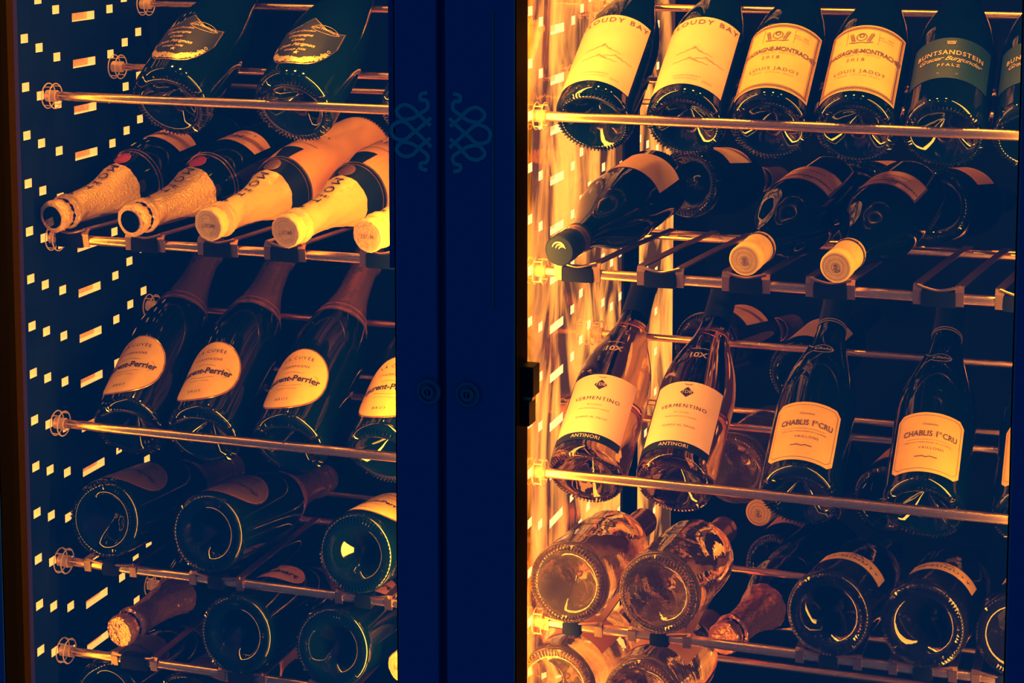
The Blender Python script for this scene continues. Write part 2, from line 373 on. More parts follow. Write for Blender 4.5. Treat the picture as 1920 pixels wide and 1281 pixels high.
for x, t in ((-.5198, 'below the leftmost gold-necked bottle'), (-.4251, 'below the second gold-necked bottle'), (-.3361, 'below the first yellow-necked bottle'),
             (-.2558, 'below the second yellow-necked bottle'), (-.1442, 'beside the door post, left bay')):
    cradle(x, RZ['B'], lb + ' ' + t, 'cradles on the second shelf', dx=.03)
for x, t in ((.0720, 'below the black-capped lying bottle'), (.1591, 'empty, right of the black-capped bottle'), (.2465, 'below the first yellow-capped bottle'),
             (.3304, 'below the second yellow-capped bottle'), (.4345, 'empty, right of the yellow caps'), (.5119, 'at the far right end')):
    cradle(x, RZ['B'], lb + ' ' + t, 'cradles on the second shelf', dx=.03)
for x, t in ((-.478, 'under the leftmost round base'), (-.345, 'under the second round base'), (-.168, 'under the round base beside the door post'),
             (.067, 'under the first clear bottle'), (.161, 'under the second clear bottle'), (.335, 'under the first banded green bottle'), (.428, 'under the second banded green bottle'), (.508, 'at the far right end')):
    cradle(x, RZ['D'], 'low steel cradle on the fourth shelf rod ' + t, 'cradles on the fourth shelf', w=.058, h=.0075, sleeve=.02)
for x, t in ((-.45, 'under the foil-necked bottle'), (-.315, 'under the dark base left of centre'), (-.205, 'under the dark base near the door post')):
    cradle(x, RZ['E'], 'low steel cradle on the fifth shelf rod ' + t, 'cradles on the fifth shelf', w=.050, h=.0075)

# ------------------------------------------------------------------ bottles
class Shape:
    """an outer bottle profile as (height above the base, radius) knots, smoothed over the shoulder"""
    def __init__(s, kind):
        s.kind = kind
        K = {'champagne': [(.010, .0440), (.118, .0440), (.140, .0430), (.162, .0392), (.185, .0325), (.208, .0248), (.232, .0190), (.255, .0165), (.284, .0155), (.2845, .0172), (.294, .0172), (.2945, .0150), (.310, .0150)],
             'prestige': [(.010, .0465), (.095, .0460), (.120, .0440), (.150, .0375), (.180, .0285), (.210, .0215), (.240, .0178), (.270, .0158), (.284, .0155), (.2845, .0172), (.294, .0172), (.2945, .0150), (.310, .0150)],
             'burgundy': [(.009, .0412), (.118, .0412), (.138, .0398), (.158, .0358), (.178, .0295), (.198, .0228), (.218, .0178), (.236, .0155), (.280, .0145), (.2805, .0152), (.296, .0152)],
             'flute': [(.009, .0385), (.160, .0385), (.178, .0372), (.195, .0330), (.212, .0250), (.228, .0180), (.244, .0152), (.285, .0142), (.2855, .0150), (.300, .0150)],
             'rose': [(.010, .0425), (.150, .0425), (.168, .0410), (.185, .0350), (.202, .0250), (.220, .0180), (.240, .0155), (.282, .0145), (.2825, .0152), (.298, .0152)]}[kind]
        s.k = K; s.L = K[-1][0]; s.R = K[0][1]
    def r(s, z):
        k = s.k
        if z <= k[0][0]: return k[0][1]
        for i in range(len(k) - 1):
            if z <= k[i + 1][0]:
                (z0, r0), (z1, r1) = k[i], k[i + 1]; t = (z - z0) / (z1 - z0)
                a = k[max(i - 1, 0)]; d = k[min(i + 2, len(k) - 1)]
                m0 = (r1 - a[1]) / max(z1 - a[0], 1e-6) * (z1 - z0); m1 = (d[1] - r0) / max(d[0] - z0, 1e-6) * (z1 - z0)
                if abs(r1 - r0) < 1e-6 or z1 - z0 < .002 or (z1 > .27): m0 = m1 = 0 if abs(r1 - r0) < 1e-6 else (r1 - r0)
                return (2 * t**3 - 3 * t**2 + 1) * r0 + (t**3 - 2 * t**2 + t) * m0 + (-2 * t**3 + 3 * t**2) * r1 + (t**3 - t**2) * m1
        return k[-1][1]
    def body(s, mat, knurl=60, punt=.028, kh=.0013):
        R = s.R; m = MB()
        p = [(punt, 0), (punt - .002, .004), (punt * .72, .011), (punt * .40, .020), (punt * .12, .0275), (.0012, .0305), (.0, .0335), (.0004, R * .87), (.0030, R * .955), (.0065, R * .99)]
        z = s.k[0][0]
        while z < s.L - .001: p.append((z, s.r(z))); z += .0045
        p += [(s.L - .001, s.r(s.L)), (s.L, s.r(s.L) - .001), (s.L, 0)]
        m.lathe(p, 64)
        if knurl:
            for i in range(knurl):                      # the stippled bearing ring
                a = 2 * math.pi * i / knurl; c, q = math.cos(a), math.sin(a); r0, r1 = R * .78, R * .95; wd = .0010 * (kh / .0019) ** .5
                b = []
                for rr, zz in ((r0, .0002), (r1, .0004)):
                    for sg in (-1, 1): b.append((rr * c - sg * wd * q, rr * q + sg * wd * c, zz))
                t0 = ((r0 + r1) / 2 * c, (r0 + r1) / 2 * q, -kh)
                m.add(b + [t0], [(0, 1, 4), (1, 3, 4), (3, 2, 4), (2, 0, 4)])
        return m.mesh('glass_body', mat, ang=35)
    def sleeve(s, z0, z1, mat, off=.0006, name='capsule', bulge=None, top=True, ang=35, wrinkle=0):
        p = []; z = z0; p.append((z0, s.r(z0) - .0004)); p.append((z0, s.r(z0) + off))
        while z < z1: p.append((z, s.r(z) + off + (bulge(z) if bulge else 0))); z += .003
        e = s.r(z1) + off + (bulge(z1) if bulge else 0)
        p.append((z1, e))
        if top: p += [(z1 + .0012, e - .0014), (z1 + .0014, 0)]
        m = MB(); m.lathe(p, 48)
        if wrinkle:
            rr = random.Random(3); 
            vs = []
            for (x, y, zz) in m.v:
                t = math.atan2(y, x); q = math.hypot(x, y)
                k = 1 + wrinkle * (math.sin(9 * t + zz * 140) * .5 + math.sin(17 * t - zz * 310) * .35 + rr.uniform(-.25, .25)) * (q > .008)
                vs.append((x * k, y * k, zz))
            m.v = vs
        return m.mesh(name, mat, ang=ang)
    def band(s, z0, z1, mat, off=.0009, name='neck_band'):
        m = MB(); n = 5
        m.lathe([(z0, s.r(z0))] + [(z0 + (z1 - z0) * i / n, s.r(z0 + (z1 - z0) * i / n) + off) for i in range(n + 1)] + [(z1, s.r(z1))], 56)
        return m.mesh(name, mat)
    def at(s, u, z, off=0.):
        r = s.r(z) + off; a = u / s.r(z); return (r * math.sin(a), -r * math.cos(a), z)
    def patch(s, w, lo, hi, mat, off=.0005, name='label', nu=48, nv=26, u0=0.):
        """paper on the glass: at each place u across it runs from lo(u) to hi(u) up the bottle"""
        m = MB(); vs = []
        for i in range(nu + 1):
            u = -w + 2 * w * i / nu; a = lo(u); b = hi(u)
            for j in range(nv + 1): vs.append(s.at(u + u0, a + (b - a) * j / nv, off))
        m.add(vs, [(i * (nv + 1) + j, (i + 1) * (nv + 1) + j, (i + 1) * (nv + 1) + j + 1, i * (nv + 1) + j + 1) for i in range(nu) for j in range(nv)])
        return m.mesh(name, mat)
    def line(s, pts, wd, mat=None, off=.001, m=None):
        """a ribbon of ink along (u, z) points"""
        own = m is None; m = m or MB(); vs = []; fs = []
        for i, (u, z) in enumerate(pts):
            a = pts[max(i - 1, 0)]; b = pts[min(i + 1, len(pts) - 1)]; d = Vector((b[0] - a[0], b[1] - a[1]))
            d = d.normalized() if d.length > 0 else Vector((1, 0)); nx, nz = -d.y * wd / 2, d.x * wd / 2
            vs += [s.at(u + nx, z + nz, off), s.at(u - nx, z - nz, off)]
        fs = [(2 * i, 2 * i + 1, 2 * i + 3, 2 * i + 2) for i in range(len(pts) - 1)]
        m.add(vs, fs)
        return m.mesh('lettering', mat) if own else m
TXT = {}
def glyphs(text, bold=0., spacing=1.0, shear=0., serif=True):
    k = (text, bold, spacing, shear, serif)
    if k not in TXT:
        cu = bpy.data.curves.new('txt', 'FONT'); cu.body = text; cu.size = 1; cu.align_x = 'CENTER'; cu.align_y = 'CENTER'
        cu.offset = bold; cu.space_character = spacing; cu.shear = shear; cu.resolution_u = 3
        o = bpy.data.objects.new('txt', cu); C.objects.link(o)
        dg = bpy.context.evaluated_depsgraph_get(); me = o.evaluated_get(dg).to_mesh()
        V = [tuple(v.co) for v in me.vertices]; F = [tuple(p.vertices) for p in me.polygons]
        cnt = {}
        for f in F:
            for a, b in zip(f, f[1:] + f[:1]): cnt[(min(a, b), max(a, b))] = cnt.get((min(a, b), max(a, b)), 0) + 1
        if serif and V:                                             # short flat stem ends get a small foot
            ys = [v[1] for v in V]; lo_, hi_ = min(ys), max(ys); n0 = len(V)
            for (a, b), c in list(cnt.items()):
                if c != 1: continue
                (xa, ya, _), (xb, yb, _) = V[a], V[b]
                if abs(ya - yb) > .004 or not (.03 < abs(xa - xb) < .20): continue
                x0, x1 = min(xa, xb) - .045, max(xa, xb) + .045
                up_ = any(V[v][1] > ya + .02 for f in F if a in f and b in f for v in f)
                y0, y1 = (ya, ya + .028) if up_ else (ya - .028, ya)
                k0 = len(V); V += [(x0, y0, 0), (x1, y0, 0), (x1, y1, 0), (x0, y1, 0)]; F.append((k0, k0 + 1, k0 + 2, k0 + 3))
        TXT[k] = (V, F)
        bpy.data.objects.remove(o); bpy.data.curves.remove(cu)
    return TXT[k]
SERIFS = {}
def lettering(S, items, mat, off=.0011, extra=None, name='lettering'):
    """items: (text, u, z, height, options) set round the bottle; options: sp, bold, shear, arc (sag per u squared), flip"""
    m = MB()
    for it in items:
        text, u0, z0, h = it[:4]; o = it[4] if len(it) > 4 else {}
        vs, fs = glyphs(text, o.get('bold', 0), o.get('sp', 1.0), o.get('shear', 0))
        out = []
        for x, y, _ in vs:
            x *= h * 1.38 * o.get('wide', 1); y *= h * 1.38
            if o.get('flip'): x, y = -x, -y
            if o.get('turn'): x, y = (y, -x) if o['turn'] > 0 else (-y, x)
            out.append(S.at(u0 + x, z0 + y - o.get('arc', 0) * x * x, off))
        m.add(out, fs)
    if extra: extra(m)
    return m.mesh(name, mat, smooth=False)
def disc_text(r, z, items, mat, rings=(), name='cap_print'):
    m = MB()
    for text, h, rad in items:
        if rad:                                                     # letters set round a circle
            n = len(text)
            for i, ch in enumerate(text):
                if ch == ' ': continue
                vs, fs = glyphs(ch); a = 2 * math.pi * i / n
                m.add([((x * h) * math.cos(a) - (y * h + rad) * math.sin(a), (x * h) * math.sin(a) + (y * h + rad) * math.cos(a), z) for x, y, _ in vs], fs)
        else:
            vs, fs = glyphs(text, .02); m.add([(x * h, y * h, z) for x, y, _ in vs], fs)
    for r0, r1 in rings:
        n = 40; vs = [(rr * math.cos(2 * math.pi * i / n), rr * math.sin(2 * math.pi * i / n), z) for rr in (r0, r1) for i in range(n)]
        m.add(vs, [(i, (i + 1) % n, n + (i + 1) % n, n + i) for i in range(n)])
    return m.mesh(name, mat, smooth=False)

def circle_pts(u, z, ru, rz, n=24, a0=0, a1=2 * math.pi):
    return [(u + ru * math.cos(a0 + (a1 - a0) * i / n), z + rz * math.sin(a0 + (a1 - a0) * i / n)) for i in range(n + 1)]
const = lambda v: (lambda u: v)
SH = {k: Shape(k) for k in ('champagne', 'prestige', 'burgundy', 'flute', 'rose')}
RECIPES = {}
# each recipe: list of (name, mesh, index of the parent part or -1, label or None)
def cork_bulge(z):                                                  # wire cage and cork under the foil
    return .0016 * math.exp(-((z - .289) / .006) ** 2) + .0022 * max(0, min(1, (z - .297) / .006)) + (-.0006 if .300 > z > .2935 else 0)

def rec_champ_gold():
    S = SH['champagne']; R = [('glass_body', S.body(dark_g), -1, None)]
    R.append(('capsule', S.sleeve(.196, .3115, gold, .0009, bulge=cork_bulge, wrinkle=.035), -1, 'gold textured foil'))
    R.append(('cap_disc', disc_text(0, .3135, [], dark_g, rings=[(0.0001, .0125)], name='cap_disc'), 1, 'dark disc on the foil'))
    R.append(('lettering', lettering(S, [('MOËT', 0, .228, .011, dict(turn=-1, wide=1.1, sp=1.5))], ink, .0022), 1, None))
    R.append(('star_print', lettering(S, [('★', 0, .277, .006)], ink, .0022, name='star_print'), 1, None))
    R.append(('wax_seal', S.patch(.0098, lambda u: .186 - .0098 * math.sqrt(max(0, 1 - (u / .0098) ** 2)), lambda u: .186 + .0098 * math.sqrt(max(0, 1 - (u / .0098) ** 2)), seal_m, .0016, 'wax_seal', 16), -1, 'round red seal'))
    R.append(('lettering', S.line(circle_pts(0, .186, .0078, .0078), .0007, border_r, .002), 5, None))
    R.append(('collar_line', S.band(.1700, .1708, brass, .0008, 'collar_line'), -1, None)); R.append(('collar_line', S.band(.1655, .1663, brass, .0008, 'collar_line'), -1, None))
    R.append(('label', S.patch(.040, lambda u: .088 - .0 + 3 * u * u, lambda u: .128 - 2.2 * u * u, paper_o), -1, 'arched orange label'))
    R.append(('lettering', lettering(S, [('MOËT', .012, .111, .0085, dict(sp=1.35, wide=1.2)), ('& CHANDON', .0, .0975, .0035, dict(sp=1.5))], ink), 9, None))
    return R
def rec_champ_white():
    S = SH['champagne']; R = [('glass_body', S.body(white_body), -1, None)]
    R.append(('capsule', S.sleeve(.196, .3115, gold_w, .0009, bulge=cork_bulge, wrinkle=.03), -1, 'pale yellow foil'))
    R.append(('cap_print', disc_text(0, .3136, [('MOET', .0062, 0), ('CHANDON FONDE EN 1743 * ', .0022, .0098)], pm('cap_print', (.34, .22, .12), .5), rings=[(.0121, .0125), (.0082, .0085)]), 1, None))
    R.append(('lettering', lettering(S, [('MOËT', 0, .230, .011, dict(turn=-1, wide=1.1, sp=1.5))], ink, .0024), 1, None))
    R.append(('star_print', lettering(S, [('★', 0, .277, .006)], ink, .0024, name='star_print'), 1, None))
    R.append(('neck_band', S.band(.168, .1955, blk_cap, .0008), -1, 'black satin band'))
    R.append(('collar_line', S.band(.1690, .1700, brass, .0011, 'collar_line'), 5, None)); R.append(('collar_line', S.band(.1735, .1743, brass, .0011, 'collar_line'), 5, None))
    R.append(('lettering', lettering(S, [('★', .026, .184, .006), ('IMPERIAL', .026, .179, .0028), ('EPERNAY FRANCE', .044, .182, .0025, dict(sp=1.2))], brass, .0013), 5, None))
    R.append(('wax_seal', S.patch(.0098, lambda u: .187 - .0098 * math.sqrt(max(0, 1 - (u / .0098) ** 2)), lambda u: .187 + .0098 * math.sqrt(max(0, 1 - (u / .0098) ** 2)), copper, .0019, 'wax_seal', 16), -1, 'round copper seal'))
    def bow(m): pass
    R.append(('bow_tie_motif', S.patch(.030, lambda u: .143, lambda u: .168, blk_cap, .0007, 'bow_tie_motif', 12, 4, .0).copy(), -1, 'black bow-tie motif'))
    me = R[-1][1]
    for v in me.vertices:                                            # narrow at the band, wide below
        z = v.co.z; a = math.atan2(v.co.x, -v.co.y); t = (.168 - z) / .025; a = a * (.30 + .18 * t)
        r = S.r(z) + .0007; v.co.x = r * math.sin(a); v.co.y = -r * math.cos(a)
    R.append(('label', S.patch(.040, lambda u: .088 + 3 * u * u, lambda u: .124 - 2.2 * u * u, paper_o), -1, 'arched orange label'))
    R.append(('lettering', lettering(S, [('MOËT', .010, .107, .0085, dict(sp=1.35, wide=1.2)), ('& CHANDON', .0, .0965, .0035, dict(sp=1.5))], ink,
              extra=lambda m: S.line([(u * .001, .130 - 2.2 * (u * .001) ** 2) for u in range(-24, 30, 3)], .0008, m=m)), len(R) - 1, None))
    return R
def rec_shield():
    S = SH['prestige']; R = [('glass_body', S.body(dark_g), -1, None)]
    R.append(('capsule', S.sleeve(.200, .3115, blk_cap, .0009, bulge=cork_bulge), -1, 'dark foil'))
    w = .040
    def hi(u): t = abs(u) / w; return .104 - .020 * math.sin(min(t, 1) * math.pi * .62) + .010 * max(0, t - .55) / .45
    def lo(u): t = abs(u) / w; return .022 + .046 * t ** 3.2
    R.append(('label', S.patch(w, lo, hi, brass, .0005), -1, 'shield-shaped label with a thin gold rim'))
    w2 = .0385
    R.append(('label_field', S.patch(w2, lambda u: lo(u) + .0016, lambda u: hi(u) - .0016, pm('shield_green', (.006, .014, .012), .45, spec=.25, noise=(25, (.018, .022, .012), .3, .7)), .0008, 'label_field'), 1, 'dark green field'))
    rr = random.Random(5)
    def vines(m):
        for sg in (-1, 1):
            for i in range(95):
                t = rr.random(); u = sg * (w2 - .0045) * t; z = lo(u) + .0065 + rr.uniform(-.0035, .0045)
                S.line(circle_pts(u, z, rr.uniform(.0009, .002), rr.uniform(.0009, .002), 6), .0007, m=m, off=.0012)
            S.line([(sg * (.010 + .0042 * k * .4), .090 - .0006 * k) for k in range(12)], .0004, m=m, off=.0012)
        S.line(circle_pts(.018, .086, .0145, .0062, 24), .0004, m=m, off=.0012)
    R.append(('lettering', lettering(S, [('Moët et Chandon', -.008, .079, .0034, dict(shear=.3)), ('Champagne', -.006, .071, .0045, dict(shear=.35, bold=.01)), ('Cuvée', -.006, .063, .0045, dict(shear=.35, bold=.01)), ('Dom Pérignon', -.005, .0545, .0052, dict(shear=.35, bold=.012)), ('Vintage 2006', -.004, .046, .0036, dict(shear=.3)),
              ('DOM PÉRIGNON', .018, .086, .0031, {}), ('★', .0, .040, .006)], ink_gold, .0013, extra=vines), 2, 'gold script and vine border'))
    return R
def rec_oval(text=True, mat=None, foil=None):
    S = SH['champagne']; R = [('glass_body', S.body(dark_b), -1, None)]
    R.append(('capsule', S.sleeve(.182, .3115, foil or copper, .0009, bulge=cork_bulge, wrinkle=.01), -1, 'copper foil'))
    R.append(('collar_line', S.band(.1855, .1863, border_r, .0012, 'collar_line'), 1, None)); R.append(('collar_line', S.band(.1955, .1963, border_r, .0012, 'collar_line'), 1, None))
    R.append(('lettering', lettering(S, [('Laurent-Perrier', .004, .1908, .0042, dict(bold=.02)), ('ℓP', .002, .262, .011, dict(bold=.02))], border_d, .0022), 1, None))
    c, ru, rz = .062, .043, .0455
    el = lambda ru, rz, sg: (lambda u: c + sg * rz * math.sqrt(max(0, 1 - (u / ru) ** 2)))
    R.append(('label', S.patch(ru, el(ru, rz, -1), el(ru, rz, 1), brass, .0005, nu=60), -1, 'oval label with a gold rim'))
    R.append(('label_border', S.patch(ru - .0012, el(ru - .0012, rz - .0012, -1), el(ru - .0012, rz - .0012, 1), border_r, .0007, 'label_border', 60), 5, None))
    R.append(('label_face', S.patch(ru - .002, el(ru - .002, rz - .002, -1), el(ru - .002, rz - .002, 1), mat or paper_y, .0009, 'label_face', 60), 5, 'warm cream paper'))
    def cart(m):
        S.line([(-.036, .062), (-.030, .068), (-.01, .0695), (.0, .071), (.01, .0695), (.028, .068), (.034, .062), (.028, .055), (.012, .0525), (.0, .050), (-.012, .0525), (-.028, .055), (-.036, .062)], .0004, m=m, off=.0014)
    if text: R.append(('lettering', lettering(S, [('LA CUVÉE', .0, .092, .0048, dict(sp=1.35, arc=6)), ('CHAMPAGNE', .0, .079, .0034, dict(sp=1.35)), ('Laurent-Perrier', 0, .0610, .0085, dict(bold=.028, wide=.92)), ('MAISON FONDÉE', 0, .046, .0016, dict(sp=1.5)), ('BRUT', 0, .030, .0036, dict(sp=1.5))], ink, .0014, extra=cart), 5, None))
    return R
def caps(S, z0, mat, name='capsule', off=.0006): return ('capsule', S.sleeve(z0, S.L + .0006, mat, off), -1, None)
def rec_hills():
    S = SH['burgundy']; R = [('glass_body', S.body(dark_g), -1, None), ('capsule', S.sleeve(.232, S.L + .0006, blk_cap), -1, 'black capsule')]
    R.append(('label', S.patch(.0425, const(.017), const(.129), paper, .0005), -1, 'tall cream label with misty hills'))
    S.hill = None
    def hills(m):
        rr = random.Random(2)
        for z0, amp, u0, sd in ((.066, .012, .0, 1), (.052, .008, -.002, 2), (.057, .006, .015, 3)):
            P = [(u0 + x * .001, z0 + amp * math.exp(-abs(x) / 8.) + .0008 * math.sin(x * .9 + sd)) for x in range(-18, 22, 2)]
            S.line(P, .0007, m=m, off=.0010)
            S.line([(u + .001, z - .0012) for u, z in P[8:14]], .0013, m=m, off=.0010)
    R.append(('hill_drawing', lettering(S, [], ink_soft, .001, extra=hills, name='hill_drawing'), 2, 'faint brown hill drawing'))
    R.append(('lettering', lettering(S, [('CLOUDY BAY', 0, .1195, .0078, dict(sp=1.28)), ('CHARDONNAY', 0, .030, .0022, dict(sp=1.5)), ('MARLBOROUGH', 0, .0255, .0018, dict(sp=1.4)), ('2020', .022, .025, .0028, dict(sp=1.4))], pm('grey_brown_ink', (.12, .06, .03), .5)), 2, None))
    return R
def rec_crest(cap=None, side=False):
    S = SH['burgundy']; R = [('glass_body', S.body(dark_b), -1, None), ('capsule', S.sleeve(.246, S.L + .0006, cap or yel_cap), -1, 'yellow capsule')]
    if cap is None:
        R.append(('neck_band', S.band(.2495, .2545, ink, .0011), 1, 'dark printed band'))
        R.append(('lettering', lettering(S, [('LOUIS JADOT  BEAUNE', k * .03, .252, .0026, dict(sp=1.1)) for k in (-1, 0, 1)], yel_cap, .0016), 2, None))
        R.append(('cap_print', disc_text(0, S.L + .0024, [('LOUIS JADOT * BEAUNE * ', .0024, .0092), ('♛', .012, 0), ('B', .008, 0)], pm('cap_print_dark', (.30, .20, .05), .5), rings=[(.0122, .0128), (.0078, .0082), (.0040, .0046)]), 1, 'embossed dark print'))
    n = len(R)
    e = lambda d: ((lambda u: .017 + d), (lambda u: .121 - d - 0))
    R.append(('label', S.patch(.0435, const(.015), const(.121), paper_y, .0005), -1, 'warm cream label with a dark patterned border'))
    def bord(m):
        U, a, b = .0415, .017, .119
        for wd, d in ((.0004, 0), (.0004, .0050)):
            P = [(x * .001 * (U - d) / 10, a + d) for x in range(-10000, 10001, 1000)]
            P = [((U - d) * k / 10, a + d) for k in range(-10, 11)] + [(U - d, a + d + (b - a - 2 * d) * k / 8) for k in range(1, 9)] + [((U - d) * k / 10, b - d) for k in range(9, -11, -1)] + [(-(U - d), b - d - (b - a - 2 * d) * k / 8) for k in range(1, 9)]
            S.line(P, wd, m=m)
        for k in range(-19, 20):
            for z in (a + .0025, b - .0025): S.line(circle_pts(k * .0021, z, .0009, .0013, 6), .0008, m=m)
        for k in range(2, 36):
            for u in (U - .0025, -U + .0025): S.line(circle_pts(u, a + k * .00275, .0012, .0010, 6), .0008, m=m)
        # a small crest: oval face, leaves and a banner
        S.line(circle_pts(-.004, .101, .0050, .0058, 16), .0009, m=m); S.line(circle_pts(-.004, .103, .0022, .0028, 10), .0012, m=m)
        for sg in (-1, 1):
            for k in range(6): S.line(circle_pts(-.004 + sg * (.0075 + .0006 * k), .095 + .0022 * k, .0018, .0014, 7), .0007, m=m)
            S.line([(-.004, .0925), (-.004 + sg * .006, .0915), (-.004 + sg * .012, .0935)], .0010, m=m)
        S.line([(-.019, .091), (-.019, .112)], .0004, m=m); S.line([(.013, .091), (.013, .112), (.030, .110)], .0004, m=m); S.line([(-.03, .090), (.032, .090)], .0003, m=m)
    R.append(('lettering', lettering(S, [('CHASSAGNE-MONTRACHET', 0, .0775, .0070, dict(sp=.93, wide=.72, bold=.018)), ('PREMIER CRU  APPELLATION', 0, .0715, .0017, dict(sp=1.2)), ('2018', -.006, .0640, .0050, dict(sp=1.45)), ('LOUIS JADOT', 0, .0460, .0052, dict(sp=1.25)), ('BEAUNE · CÔTE-D’OR · FRANCE', 0, .0395, .0018, dict(sp=1.2)),
              ('EST. 1859', .021, .103, .0024, dict(sp=1.1)), ('BOURGOGNE', .021, .099, .0017, dict(sp=1.1))], border_d, extra=bord), n, None))
    return R
def rec_lying_crest():                                              # the same wine seen from the neck side: a low label near the shoulder
    R = rec_crest()[:5]; S = SH['burgundy']; n = len(R)
    R.append(('label', S.patch(.0405, const(.062), const(.122), border_d, .0005), -1, 'brown label with a dark border'))
    R.append(('label_face', S.patch(.0380, const(.0650), const(.119), paper_gr, .0007, 'label_face'), n, None))
    R.append(('lettering', lettering(S, [('CHASSAGNE-MONTRACHET', 0, .105, .0055, dict(sp=.93, wide=.8, bold=.02)), ('2018', 0, .095, .005, {}), ('LOUIS JADOT', 0, .084, .0050, {})], ink, extra=lambda m: S.line(circle_pts(-.008, .110, .004, .004, 9), .001, m=m)), n, None))
    return R
def rec_crown():
    S = SH['burgundy']; R = [('glass_body', S.body(dark_b), -1, None), ('capsule', S.sleeve(.240, S.L + .0006, blk_cap), -1, 'dark capsule')]
    R.append(('label', S.patch(.0445, const(.040), const(.104), paper_g, .0005), -1, 'dark green label with pale lettering'))
    def crown(m):
        S.line(circle_pts(0, .0945, .004, .0010, 12), .0007, m=m)
        for k in range(-2, 3): S.line([(k * .0014, .0955), (k * .0021, .0985)], .0008, m=m); 
        S.line([(-.010, .0475), (.010, .0475)], .0003, m=m)
    R.append(('lettering', lettering(S, [('BUNTSANDSTEIN', 0, .0795, .0068, dict(sp=1.18, wide=.82, bold=.012)), ('Grauer Burgunder', 0, .0700, .0066, dict(shear=.5, sp=.95)), ('PFALZ', 0, .0595, .0042, dict(sp=1.5))], ink_gold, extra=crown), 2, 'pale gold lettering'))
    return R
def rec_diamond():
    S = SH['burgundy']; R = [('glass_body', S.body(olive_g, 60, .028, .0028), -1, None), ('capsule', S.sleeve(.232, S.L + .0006, blk_cap), -1, 'black capsule')]
    R.append(('label', S.patch(.0400, const(.0262), const(.108), paper_w, .0005), -1, 'pale label with a dark diamond'))
    R.append(('label_strip', S.patch(.0400, const(.0160), const(.0262), blk_cap, .0005, 'label_strip', 30, 3), 2, 'black strip'))
    R.append(('lettering', lettering(S, [('ANTINORI', 0, .0211, .0044, dict(sp=1.1, bold=.01))], ink_gold), 3, None))
    def dia(m):
        q = .0072; m.add([S.at(0, .093 - q, .0009), S.at(q, .093, .0009), S.at(0, .093 + q, .0009), S.at(-q, .093, .0009)], [(0, 1, 2), (0, 2, 3)])
        S.line([(-.004, .1042), (.0, .1030), (.004, .1042)], .0007, m=m)
    R.append(('lettering', lettering(S, [('VERMENTINO', 0, .0735, .0050, dict(sp=1.25)), ('BOLGHERI', 0, .0645, .0018, dict(sp=1.5)), ('DENOMINAZIONE DI ORIGINE', 0, .059, .0015, dict(sp=1.2)), ('GUADO AL TASSO', 0, .0470, .0026, dict(sp=1.2))], ink, extra=dia), 2, None))
    R.append(('lettering', lettering(S, [('TDB', 0, .093, .0042, dict(bold=.01))], ink_gold, .0014), 2, None))
    R.append(('raised_mark', lettering(S, [('10X', 0, .150, .0085, dict(bold=.02)), ('~~~', 0, .163, .008, {})], ink_gold, .0011, name='raised_mark'), -1, 'raised mark on the shoulder'))
    return R
def rec_chamfer():
    S = SH['burgundy']; R = [('glass_body', S.body(dark_b), -1, None), ('capsule', S.sleeve(.236, S.L + .0006, blk_cap), -1, 'dark capsule')]
    w = .0365; lo = lambda u: .0165 + max(0, abs(u) - w + .006); hi = lambda u: .094 - max(0, abs(u) - w + .006)
    R.append(('label', S.patch(w, lo, hi, paper_y, .0005, nu=60), -1, 'cream label with clipped corners'))
    def b(m):
        q = w - .0035
        S.line([(-q + .005, .0205), (q - .005, .0205), (q, .0255), (q, .085), (q - .005, .090), (-q + .005, .090), (-q, .085), (-q, .0255), (-q + .005, .0205)], .0004, m=m) if 0 else None
        for a, c in (((-q + .005, .0205), (q - .005, .0205)), ((q - .005, .0205), (q, .0255)), ((q, .0255), (q, .085)), ((q, .085), (q - .005, .090)), ((q - .005, .090), (-q + .005, .090)), ((-q + .005, .090), (-q, .085)), ((-q, .085), (-q, .0255)), ((-q, .0255), (-q + .005, .0205))):
            S.line([(a[0] + (c[0] - a[0]) * k / 8, a[1] + (c[1] - a[1]) * k / 8) for k in range(9)], .0004, m=m)
        S.line([(-.022 + .0022 * k, .058) for k in range(21)], .0003, m=m)
        S.line([(-.011, .0355), (-.004, .0365), (0, .0352), (.004, .0365), (.011, .0355)], .0010, m=m)
    R.append(('lettering', lettering(S, [('CHABLIS 1', -.008, .0655, .0072, dict(wide=.78, bold=.015)), ('ER', .0105, .0680, .0036, {}), ('CRU', .0215, .0655, .0072, dict(wide=.78, bold=.015)), ('APPELLATION CHABLIS PREMIER CRU CONTRÔLÉE', 0, .0540, .0015, {}), ('VAILLONS', .004, .0470, .0032, dict(sp=1.3)), ('Domaine', 0, .078, .0030, dict(shear=.4))], border_d, extra=b), 2, None))
    def m2(m):
        S.line(circle_pts(.0, .183, .011, .0075, 20, -2.6, 2.6), .0009, m=m); S.line([(-.0095, .1792), (-.017, .173), (-.019, .166)], .0008, m=m); S.line([(-.0095, .1868), (-.015, .191), (-.018, .197)], .0008, m=m)
    R.append(('neck_mark', lettering(S, [('Chablis', .001, .183, .0050, dict(shear=.4, bold=.01))], ink_gold, .0012, extra=m2, name='neck_mark'), -1, 'thin gold shoulder mark'))
    R.append(('collar_line', S.band(.2365, .2372, pm('dull_line', (.3, .2, .15), .4), .0010, 'collar_line'), 1, None)); R.append(('collar_line', S.band(.2400, .2407, pm('dull_line', (.3, .2, .15), .4), .0010, 'collar_line'), 1, None))
    return R
